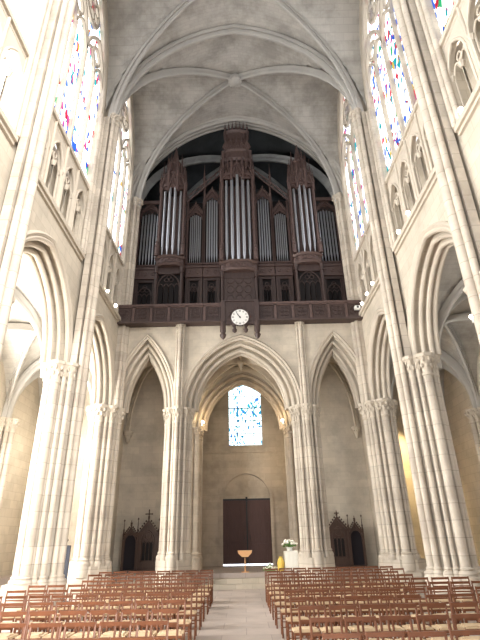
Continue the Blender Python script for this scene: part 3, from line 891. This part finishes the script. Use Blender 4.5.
def tower(sx, half, yf, zc, zpipe0, zpipe1, n, big):
    root = empty('pipe_tower', (sx, yf-OY, 0)); root.parent = org
    # lower case
    b = MB()
    for s in (-1, 1):
        b.box(s*(half-.12), s*half, -.05, .9, 0, lo(zc))
        b.lathe([(.07, 0), (.07, lo(zc))], s*(half-.05), -.08, 8)
        b.lathe([(.11, lo(zc)-.35), (.07, lo(zc)-.25), (.12, lo(zc)-.05)], s*(half-.05), -.08, 8)
    b.box(-half, half, -.02, .1, 0, .55 if not big else .3)
    b.box(-half, half, -.02, .1, lo(zc)-.35, lo(zc))
    if big:
        b.box(-half+.1, half-.1, .0, .1, .2, lo(zc))
        for i in range(3):
            for j in range(4):
                cx, cz = -.42+.42*i, .55+j*.5
                b.sweep([(cx+.17*math.cos(t*PI/6), -.01, cz+.2*math.sin(t*PI/6)) for t in range(12)], circ(.022, 5), (0, 1, 0), closed=True)
    else:
        lancets(b, -half+.14, half-.14, .02, .9, lo(zc)-.7, 4)
    b.build('tower_panel', M['wood'], root)
    if not big:
        MB().box(-half+.12, half-.12, .14, .18, .3, lo(zc)-.1).build('panel_void', M['void'], root, 0)
    # corbelled polygonal impost
    b = MB()
    poly = lambda g: [(-half-g, .9), (-half-g, -.02-g), (-half*.5, -.28-g), (half*.5, -.28-g), (half+g, -.02-g), (half+g, .9)]
    b.prism(poly(.0), lo(zc), lo(zc)+.1, poly(.06)); b.prism(poly(.0), lo(zc)+.1, lo(zc)+.42); b.prism(poly(.04), lo(zc)+.42, lo(zc)+.52, poly(.1))
    for k in range(5):
        xm = -half*.8+half*.4*k; yy = -.3 if abs(xm) < half*.55 else -.17
        b.sweep([(xm+.1*math.cos(t*PI/5), yy, lo(zc)+.26+.1*math.sin(t*PI/5)) for t in range(10)], circ(.022, 5), (0, 1, 0), closed=True)
    b.build('cornice', M['wood2'], root)
    # upright posts
    zt = zpipe1-OZ
    b = MB(); zb = lo(zc)+.52
    for s in (-1, 1):
        b.box(s*(half-.13), s*(half+.02), -.1, .3, zb, zt+.7)
        b.lathe([(.05, zb), (.05, zt+.4)], s*(half-.05), -.14, 8)
        for q in range(7): b.box(s*(half-.15), s*(half+.04), -.13, .0, zb+.6+q*.62, zb+.66+q*.62)
    b.box(-half, half, .32, .38, zb, zt)
    b.build('tower_frame', M['wood2'], root)
    # pipes on a bow
    for k in range(n):
        u = (k-(n-1)/2)/((n-1)/2)
        px = u*(half-.25-.04*big); py = -.05-(.18)*(1-u*u)
        top = zt-.0 + (.25*(1-abs(u)))
        rr = (half-.25)/(n-1)*.54
        pipe_obj(root, px, py, rr, zb-(.35*(1-abs(u)) if big else .0), top)
    # statuettes
    for s in (-1, 1):
        m_ = MB().lathe([(.10, zb), (.12, zb+.08), (.08, zb+.12), (.11, zb+.2), (.09, zb+.45), (.11, zb+.6), (.04, zb+.68), (.075, zb+.75), (.06, zb+.84), (.02, zb+.88)], s*(half-.02), -.28, 8)
        m_.blob((s*(half-.02), -.36, zb+.5), (.1, .05, .04))
        m_.build('statuette', M['wood2'], root)
    # canopy
    b = MB()
    fx = lambda u, v, w: (u, w, v)
    for i, (xa, xb, yy) in enumerate(((-half, -half*.36, -.16), (-half*.36, half*.36, -.3), (half*.36, half, -.16))):
        arch_roll(b, lambda u, v, w: (u, yy+w, v), (xa+xb)/2, Arch((xb-xa)/2-.03, (xb-xa)*.75), zt-.1, circ(.035, 5), 0, n=6)
        gable(b, xa, xb, yy-.02, zt+.25, .85 if big else .7, .03)
        b.mapped_prism([(xa+.02, zt+.1), (xb-.02, zt+.1), ((xa+xb)/2, zt+.75)], yy+.03, yy+.07, fx)
    for xx, yy in ((-half, -.1), (-half*.36, -.3), (half*.36, -.3), (half, -.1)):
        pinnacle(b, xx, yy, zt-.1, 1.9 if big else 1.5, .065)
    b.prism([(-half, .6), (-half, -.1), (-half*.4, -.26), (half*.4, -.26), (half, -.1), (half, .6)], zt+.28, zt+.42)
    b.build('canopy', M['wood2'], root)
    b = MB()
    if big:
        sc = .86
        pl = lambda g: [(-half*sc-g, .5), (-half*sc-g, -.05-g), (-half*.4, -.22-g), (half*.4, -.22-g), (half*sc+g, -.05-g), (half*sc+g, .5)]
        b.prism(pl(-.1), zt+.4, zt+1.7)
        b.prism(pl(0), zt+1.3, zt+1.45, pl(.1)); b.prism(pl(.02), zt+1.45, zt+1.95); b.prism(pl(.0), zt+1.95, zt+2.05, pl(.1))
        for k in range(7):
            xm = -half*sc+2*half*sc*k/6
            b.box(xm-.035, xm+.035, -.3, -.1, zt+.6, zt+1.9)
        b.prism(pl(-.12), zt+2.0, zt+2.9)
        for k in range(5):
            xm = -half*.7+half*.35*k; pinnacle(b, xm, -.2, zt+2.0, 1.35-abs(k-2)*.12, .055)
            gable(b, xm-.14, xm+.14, -.25, zt+2.1, .4, .03)
        pm = lambda g: [(-half*.72-g, .5), (-half*.72-g, .0-g), (-half*.35, -.14-g), (half*.35, -.14-g), (half*.72+g, .0-g), (half*.72+g, .5)]
        b.prism(pm(-.02), zt+2.8, zt+3.45); b.prism(pm(0), zt+3.4, zt+3.55, pm(.1)); b.prism(pm(-.15), zt+3.5, zt+4.1, pm(-.3))
        for k in range(7):
            xm = -half*.72+half*.24*k
            b.box(xm-.03, xm+.03, -.2, -.02, zt+2.9, zt+3.45); pinnacle(b, xm, -.12, zt+3.5, .95-abs(k-3)*.08, .045)
    else:
        b.lathe([(half*.8, zt+.4), (half*.78, zt+1.0), (half*.86, zt+1.05), (half*.86, zt+1.15), (half*.58, zt+1.2), (half*.52, zt+1.9), (half*.6, zt+1.95), (half*.6, zt+2.05), (half*.3, zt+2.1), (half*.25, zt+2.6), (half*.08, zt+3.1), (.03, zt+3.35)], 0, .2, 8)
        for k in range(8):
            a = k*PI/4+PI/8
            pinnacle(b, half*.9*math.cos(a), .2+half*.9*math.sin(a), zt+.5, 1.6, .06)
            pinnacle(b, half*.62*math.cos(a), .2+half*.62*math.sin(a), zt+1.25, 1.5, .055)
        for q in range(5): b.blob((half*(.32-.05*q), .1, zt+1.9+q*.16), (.06, .06, .06)); b.blob((-half*(.32-.05*q), .1, zt+1.9+q*.16), (.06, .06, .06))
    b.build('spire', M['wood2'], root)
    return root
tower(0, .86, 19.25, 13.35, 13.9, 18.95, 5, True)
for s in (-1, 1):
    tower(s*3.38, .66, 19.3, 13.72, 14.2, 18.35, 4, False)

def flat(x0, x1, yf, ztop, n, rising):
    xm = (x0+x1)/2
    root = empty('pipe_flat', (xm, yf-OY, 0)); root.parent = org
    a, c = x0-xm, x1-xm
    b = MB()
    b.box(a, a+.1, 0, .3, 0, lo(13.45)); b.box(c-.1, c, 0, .3, 0, lo(13.45))
    b.box(a, c, .02, .1, 0, .9); b.box(a, c, .02, .1, lo(13.3), lo(13.45))
    for e0, e1 in ((a+.1, a+.2), (c-.2, c-.1)): b.box(e0, e1, .04, .1, .9, lo(13.35))
    lancets(b, a+.2, c-.2, .05, .9, lo(12.85), 3)
    b.build('flat_panel', M['wood'], root)
    MB().box(a+.08, c-.08, .16, .2, .3, lo(13.4)).build('panel_void', M['void'], root, 0)
    b = MB(); carved_band(b, a, c, -.03, .3, lo(13.52), lo(13.98)); carved_band(b, a, c, .02, .3, lo(14.1), lo(14.2))
    b.build('cornice', M['wood2'], root)
    b = MB(); zb = lo(14.3)
    for e in (a, c):
        b.box(e-.05, e+.05, -.02, .15, zb, lo(ztop)+.3)
        pinnacle(b, e, .05, lo(ztop)+.2, 1.0, .05)
    fx = lambda u, v, w: (u, w, v)
    arch_roll(b, lambda u, v, w: (u, w, v), 0, Arch((c-a)/2-.05, (c-a)*.6), lo(ztop)-.5, circ(.04, 5), .02, n=8)
    gable(b, a+.04, c-.04, .0, lo(ztop)-.1, .6, .03)
    b.mapped_prism([(a, lo(ztop)+.05), (c, lo(ztop)+.05), (0, lo(ztop)+.45)], .06, .09, fx)
    for q in range(3):
        b.sweep([((q-1)*.22+.09*math.cos(t*PI/5), .0, lo(ztop)-.15+.09*math.sin(t*PI/5)) for t in range(10)], circ(.02, 5), (0, 1, 0), closed=True)
    b.build('flat_frame', M['wood2'], root)
    for k in range(n):
        u = (k-(n-1)/2)/((n-1)/2)
        rr = (c-a-.2)/n*.34
        top = lo(ztop)-.35+.35*(1-abs(u)) if not rising else lo(ztop)-.3+.2*(1-abs(u))
        pipe_obj(root, u*(c-a-.32)/2, .1, rr, zb, top, .5)
for s in (-1, 1):
    for x0, x1, yf, zt, n in ((.95, 1.78, 19.85, 18.5, 5), (1.82, 2.65, 19.85, 17.5, 6), (4.12, 5.22, 19.95, 17.7, 6)):
        a, c = (x0, x1) if s > 0 else (-x1, -x0)
        flat(a, c, yf, zt, n, True)
    # sloping rails above the inner flats
    r = MB()
    r.mapped_prism([(s*2.72, lo(18.05)), (s*.92, lo(19.95)), (s*.92, lo(20.05)), (s*2.72, lo(18.15))], .18, .24, lambda u, v, w: (u, w, v))
    for dz in (0, .3):
        r.sweep([(s*2.75, .2, lo(18.1)+dz), (s*.9, .2, lo(20.0)+dz)], circ(.045, 6), (0, 1, 0))
    for q in range(8):
        u = q/7; x = 2.7-1.75*u; z = 18.1+1.9*u
        r.sweep([(s*x, .2, lo(z)-.1), (s*x, .2, lo(z)+.35)], circ(.025, 5), (0, 1, 0))
    pinnacle(r, s*1.8, .2, lo(19.1), 1.6, .06)
    r.build('sloping_rail', M['wood2'], org)
    MB().box(s*4.1, s*5.3, .2, .3, lo(18.05), lo(18.25)).build('side_rail', M['wood2'], org, 0)

# ------------------------------------------------------------------ confessionals
def confessional(x, label, mirror):
    root = empty('confessional', (x, 22.0, ZP), label=label, cat='confessional', group='carved confessionals')
    b = MB(); b.box(-1.08, 1.08, -.0, .55, 0, .1); b.box(-1.08, 1.08, .48, .55, .1, 1.45); b.box(-.45, .45, .4, .55, .1, 1.6)
    for xx in (-1.06, -.44, .44, 1.06): b.box(xx-.035, xx+.035, -.02, .5, .1, 1.5)
    b.box(-1.1, 1.1, -.02, .52, 1.42, 1.5)
    b.build('carcass', M['conf'], root, 0)
    fx = lambda u, v, w: (u, w, v)
    b = MB()
    b.mapped_prism([(-.44, .1), (.44, .1), (.44, 1.5), (0, 2.0), (-.44, 1.5)], .02, .06, fx)
    gable(b, -.48, .48, -.01, 1.45, .58, .03)
    for q in (-.16, 0, .16):
        arch_roll(b, lambda u, v, w: (u, w, v), q, Arch(.075, .12), 1.05, circ(.018, 5), 0, n=5, foot=.45)
    b.sweep([(.14*math.cos(t*PI/8), 0, 1.38+.14*math.sin(t*PI/8)) for t in range(16)], circ(.02, 5), (0, 1, 0), closed=True)
    arch_roll(b, lambda u, v, w: (u, w, v), 0, Arch(.27, .4), 1.2, circ(.025, 5), 0, n=8, foot=.4)
    b.box(-.4, .4, -.01, .03, .15, .38)
    b.build('door', M['conf'], root)
    MB().box(-.24, .24, .0, .018, .45, 1.15).build('door_lattice', M['void'], root, 0)
    for s in (-1, 1):
        b = MB()
        arch_roll(b, lambda u, v, w: (u, w, v), s*.75, Arch(.26, .35), 1.15, circ(.03, 5), 0, n=8, foot=.1)
        gable(b, s*.75-.3, s*.75+.3, -.01, 1.35, .42, .025)
        b.mapped_prism([(s*.75-.28, 1.42), (s*.75+.28, 1.42), (s*.75, 1.72)], .02, .05, fx)
        b.build('side_arch', M['conf'], root)
        MB().box(s*.75-.27, s*.75+.27, .1, .13, .1, 1.42).build('curtain', M['curtain'], root, 0)
        b = MB().lathe([(.03, 1.72), (.015, 1.85), (.03, 1.88), (.01, 1.95)], s*.75, 0, 6)
        b.box(s*.75-.05, s*.75+.05, -.01, .01, 1.9, 1.93); b.box(s*.75-.012, s*.75+.012, -.01, .01, 1.85, 2.02)
        b.build('finial', M['conf'], root)
    for xx, hh in ((-1.06, 2.06), (-.46, 2.12), (.46, 2.08), (1.06, 2.06)):
        b = MB().lathe([(.035, 1.45), (.03, 1.6), (.045, 1.63), (.02, 1.68), (.012, hh-.1), (.04, hh-.05), (.01, hh)], xx, 0, 6)
        b.build('pinnacle', M['conf'], root)
    if not mirror:
        b = MB(); b.box(-.022, .022, -.02, .02, 2.0, 2.42); b.box(-.13, .13, -.02, .02, 2.24, 2.285)
        for cx, cz in ((0, 2.42), (-.14, 2.26), (.14, 2.26)): b.blob((cx, 0, cz), (.035, .02, .035))
        b.build('cross', M['conf'], root)
    else:
        b = MB().lathe([(.03, 1.98), (.015, 2.1), (.06, 2.14), (.02, 2.18), (.01, 2.26)], 0, 0, 6)
        b.blob((-.07, 0, 2.14), (.05, .03, .03)); b.blob((.07, 0, 2.14), (.05, .03, .03))
        b.build('finial', M['conf'], root)
confessional(-4.17, 'carved dark wood confessional with a cross on its gable, against the left porch wall', False)
confessional(4.05, 'carved dark wood confessional with leafy finials and no cross, against the right porch wall', True)

# ------------------------------------------------------------------ lectern, flowers
lt = empty('lectern', (0, 20.9, ZP), label='small pale wooden lectern on a thin stem in front of the doors', cat='lectern')
MB().lathe([(.16, 0), (.16, .025), (.03, .04), (.022, .45), (.022, .52)], n=14).build('stem', M['pale'], lt)
b = MB(); b.mapped_prism([(-.29, .78), (.29, .78), (.27, .69), (.12, .55), (-.12, .55), (-.27, .69)], -.16, .16, lambda u, v, w: (u, w, v))
b.build('bowl_top', M['pale'], lt, 30)
ta = empty('side_table', (1.86, 20.95, ZP), label='small table under a white cloth at the foot of the right pier', cat='table')
b = MB(); n = 40
pts = []
for k in range(n):
    a = 2*PI*k/n; q = .27/max(abs(math.cos(a)), abs(math.sin(a)))
    pts.append((q*math.cos(a), q*math.sin(a), k))
lowp = [(x*(1.05+.05*math.sin(k*1.9)), y*(1.05+.05*math.sin(k*1.9))) for x, y, k in pts]
b.prism(lowp, .02, .72, [(x, y) for x, y, k in pts])
b.build('tablecloth', M['cloth'], ta)
fl = empty('flower_arrangement', (1.82, 20.95, ZP+.722), label='bouquet of white flowers with green leaves on the white covered table', cat='flowers')
MB().lathe([(.08, 0), (.11, .02), (.1, .08), (.13, .14)], n=12).build('bowl', M['white'], fl)
b = MB(); p = MB()
for k in range(26):
    a = random.uniform(0, 2*PI); r_ = random.uniform(.05, .36); z = .2+random.uniform(0, .12)+.1*(1-r_/.36)
    b.tube([(0, 0, .08), (r_*.5*math.cos(a), r_*.5*math.sin(a), z*.75), (r_*math.cos(a), r_*.7*math.sin(a), z)], .008, 5)
    b.blob((r_*.8*math.cos(a), r_*.6*math.sin(a), z-.06), (.06, .03, .03))
    p.blob((r_*math.cos(a), r_*.7*math.sin(a), z+.02), (.06, .06, .045))
b.build('leaves', M['leaf'], fl); p.build('blossoms', M['petal'], fl)
f2 = empty('floor_bouquet', (1.0, 20.8, ZP), label='low arrangement of white and blue flowers on the floor beside the white table', cat='flowers')
b = MB(); p = MB()
for k in range(34):
    a = random.uniform(0, 2*PI); r_ = random.uniform(.02, .3); z = .1+random.uniform(0, .25)*(1-r_/.34)
    b.blob((r_*math.cos(a), r_*.6*math.sin(a), z-.05), (.06, .05, .05))
    p.blob((r_*1.05*math.cos(a), r_*.6*math.sin(a)-.03, z), (.04, .04, .03))
b.build('leaves', M['leaf'], f2); p.build('blossoms', M['petal'], f2)
v = MB().lathe([(.1, 0), (.13, .1), (.15, .3), (.1, .45), (.06, .5), (.08, .54)], n=14)
o = v.build('vase', M['yellow'], None, label='yellow vase standing in front of the white covered table', cat='vase'); o.location = (1.42, 20.72, ZP)

# dark stand between the left piers
sg = empty('notice_stand', (-5.98, 16.9, 0), label='narrow dark notice stand in the gap between the two left piers', cat='stand')
MB().box(-.25, .25, -.03, .03, .05, 1.65).build('board', M['bluegrey'], sg, 0)
MB().lathe([(.12, 1.65), (.1, 1.72), (.16, 1.8), (.06, 1.95), (.02, 2.0)], n=8).build('cap', M['iron'], sg)
MB().box(-.32, .32, -.2, .2, 0, .05).build('foot', M['iron'], sg, 0)

# ------------------------------------------------------------------ spot lamps on the ledges
def lamp(x, y, z, label, aim=-1, glow=True, r=.065):
    root = empty('spot_lamp', (x, y, z), label=label, cat='lamp', group='ledge spot lamps')
    b = MB(); b.box(-.03, .03, -.03, .03, 0, .1); b.lathe([(.06, .08), (r, .12), (r, .22), (.05, .26)], n=10)
    b.build('housing', M['white'], root)
    g = MB().blob((aim*.06, -.06, .17), (r*.95, r*.95, r*.95), 2); g.build('bulb', M['lampglow'], root)
ordn = ['nearest', 'second nearest', 'third nearest', 'fourth nearest', 'fifth nearest', 'sixth nearest', 'seventh nearest', 'eighth nearest', 'ninth nearest']
RY = [8.0, 9.45, 11.9, 12.9, 14.9, 16.4, 17.3, 18.2]
for k, y in enumerate(RY):
    lamp(XW-.05, y, ZSTR+.05, 'glowing spot lamp on the right ledge above the arcade, %s to the viewer' % ordn[k], -1)
for k, y in enumerate((16.6, 17.9)):
    lamp(-XW+.05, y, ZSTR+.05, 'small glowing spot lamp on the left ledge, %s the organ gallery' % ('further from', 'closer to')[k], 1)
lamp(2.0, YP-.28, 6.65, 'small lamp on the capital of the right inner porch pier', -1, r=.06)
lamp(-1.95, YP-.28, 6.65, 'small lamp on the capital of the left inner porch pier', 1, r=.06)
lamp(7.2, 13.0, 6.75+.9, 'lamp high in the right side aisle seen through the nearer arch', -1, r=.07)
lamp(6.9, YP-.3, ZP+6.3, 'warm lamp at the far end of the right side aisle', -1, r=.07)
cb = empty('camera_box', (5.25, YG-.12, ZSTR+.2), label='small white camera box at the right end of the organ gallery', cat='security camera')
MB().box(-.12, .12, -.2, .0, -.07, .07).build('housing', M['white'], cb, 0)
disc(.05, -.22, -.2, 14).build('lens', M['iron'], cb)

# ------------------------------------------------------------------ chairs
CW, CD, SH, BH = .42, .38, .45, .88
def make_chair():
    root = empty('rush_chair', (0, 0, 0))
    # faces -Y (towards the viewer)
    b = MB()
    b.box(-CW/2+.01, CW/2-.01, -CD/2, CD/2-.02, SH-.035, SH)
    b.prism([(-CW/2+.05, -CD/2+.03), (CW/2-.05, -CD/2+.03), (CW/2-.07, CD/2-.06), (-CW/2+.07, CD/2-.06)], SH, SH+.015)
    b.build('seat', M['rush'], root, 0)
    for s in (-1, 1):
        MB().tube([(s*(CW/2-.018), -CD/2+.02, 0), (s*(CW/2-.018), -CD/2+.02, SH-.0)], .017, 8).build('leg', M['chair'], root)
        MB().tube([(s*(CW/2-.02), CD/2+.03, 0), (s*(CW/2-.018), CD/2-.02, SH), (s*(CW/2-.018), CD/2+.035, BH-.03), (s*(CW/2-.018), CD/2+.04, BH)], [.018, .018, .016, .012], 8).build('leg', M['chair'], root)
    b = MB()
    yb = CD/2+.03
    b.box(-CW/2+.01, CW/2-.01, yb-.012, yb+.012, BH-.05, BH-.005)
    b.box(-CW/2+.01, CW/2-.01, yb-.03, yb-.008, BH-.2, BH-.175)
    b.build('backrest', M['chair'], root, 0)
    b = MB()
    for s in (-1, 1):
        for z in (.14, .28): b.tube([(s*(CW/2-.018), -CD/2+.02, z), (s*(CW/2-.02), CD/2, z)], .009, 6)
    for z in (.18, .32): b.tube([(-CW/2+.02, -CD/2+.02, z), (CW/2-.02, -CD/2+.02, z)], .010, 6)
    b.tube([(-CW/2+.02, CD/2, .22), (CW/2-.02, CD/2, .22)], .010, 6)
    b.box(-CW/2+.01, CW/2-.01, -CD/2-.004, -CD/2+.02, SH-.06, SH-.02)
    b.build('stretcher', M['chair'], root, 0)
    return root
proto = make_chair()
used = False
orw = ['first', 'second', 'third', 'fourth', 'fifth', 'sixth', 'seventh', 'eighth', 'ninth', 'tenth', 'eleventh', 'twelfth']
ROWS = [4.65+1.06*i for i in range(12)]
for i, y in enumerate(ROWS):
    row = i
    for s in (-1, 1):
        x0 = -1.0 if s < 0 else (.80-.2*max(0, min(1, (y-7)/7)))
        xmax = 240/462*y*.86+.75 if y < 10 else 5.4
        xmax = min(xmax, 5.35 if y < 12.6 else (4.55 if y > 13 else 4.7))
        if y > 15.2: xmax = 4.9
        j = 0
        while True:
            x = abs(x0)+CW/2+j*.455
            if x+CW/2 > xmax: break
            # leave gap where the pier plinth stands
            o = proto if not used else copy_tree(proto)
            used = True
            o.location = (s*x+random.uniform(-.015, .015), y+random.uniform(-.03, .03), 0)
            o.rotation_euler = (0, 0, R(random.uniform(-2, 2)))
            sd = 'left' if s < 0 else 'right'
            tag(o, 'brown chair %s of the aisle, %s row from the viewer, %s seat from the aisle' % (sd, orw[row], orw[j]), 'chair', 'rush seated chairs %s of the aisle' % sd)
            j += 1

# ------------------------------------------------------------------ camera
cam = bpy.data.cameras.new('camera'); co_ = bpy.data.objects.new('camera', cam); C.objects.link(co_)
cam.sensor_fit = 'VERTICAL'; cam.sensor_height = 36; cam.sensor_width = 27
cam.lens = 462/640*36
P = R(24.95); ro = R(1.2)
fw = Vector((0, math.cos(P), math.sin(P))); up0 = Vector((0, -math.sin(P), math.cos(P))); rt0 = Vector((1, 0, 0))
upc = up0*math.cos(ro) + rt0*math.sin(ro)
rtc = rt0*math.cos(ro) - up0*math.sin(ro)
mt = Matrix((rtc, upc, -fw)).transposed().to_4x4()
mt.translation = Vector((0, 0, 1.85))
co_.matrix_world = mt
cam.clip_start = .05
bpy.context.scene.camera = co_

# ------------------------------------------------------------------ light
def light(kind, loc, energy, col, rot=None, **kw):
    l = bpy.data.lights.new('daylight' if kind != 'POINT' else 'lamp_or_fill_light', kind); l.energy = energy; l.color = col
    for k, v_ in kw.items(): setattr(l, k, v_)
    o = bpy.data.objects.new(l.name, l); C.objects.link(o); o.location = loc
    if rot is not None: o.rotation_euler = rot
    return o
def aim(o, tgt):
    d = Vector(tgt)-o.location
    o.rotation_euler = d.to_track_quat('-Z', 'Y').to_euler()
sun = light('SUN', (8, -10, 14), 7.2, (1, .97, .93), angle=R(28)); aim(sun, (-6, 9, 7.5))
# warm lamps in the porch and right aisle
light('POINT', (1.7, 22.1, 6.9), 28, (1, .72, .38), shadow_soft_size=.12)
light('POINT', (-1.7, 22.1, 6.9), 24, (1, .75, .42), shadow_soft_size=.12)
light('POINT', (1.9, 23.6, 5.2), 25, (1, .75, .4), shadow_soft_size=.15)
light('POINT', (-7.9, 15.5, 6.2), 330, (1, .93, .8), shadow_soft_size=.3)  # unseen fill added to brighten the left aisle, no fixture
light('POINT', (-8.3, 20.9, 5.5), 90, (1, .93, .8), shadow_soft_size=.3)  # second added fill, towards the far end of the left aisle
a_ = light('SPOT', (6.9, 20.6, 6.6), 900, (1, .74, .36), spot_size=R(80), spot_blend=.7, shadow_soft_size=.12); aim(a_, (7.3, 22.6, 4.3))
sp_ = light('SPOT', (1.95, 22.2, 6.6), 1300, (1, .93, .8), spot_size=R(22), spot_blend=.6, shadow_soft_size=.1); aim(sp_, (1.75, 20.9, 1.1))  # spot added at the right pier lamp to brighten the flower table
for s in (-1, 1):
    for k in range(4):
        a_ = light('AREA', (s*(XA-.25), PY[k]-BAY/2, 5.4), 700 if s < 0 else 25, (1, .97, .92), shape='RECTANGLE', size=2.6, size_y=4.4)
        aim(a_, (0, PY[k]-BAY/2, 5.0))
w = bpy.data.worlds.new('sky'); bpy.context.scene.world = w; w.use_nodes = True
bg = w.node_tree.nodes['Background']; bg.inputs[0].default_value = (.93, .96, 1, 1); bg.inputs[1].default_value = 1.55
vs = bpy.context.scene.view_settings
vs.view_transform = 'Standard'; vs.look = 'None'; vs.gamma = 1; vs.exposure = 0.38; vs.use_curve_mapping = False
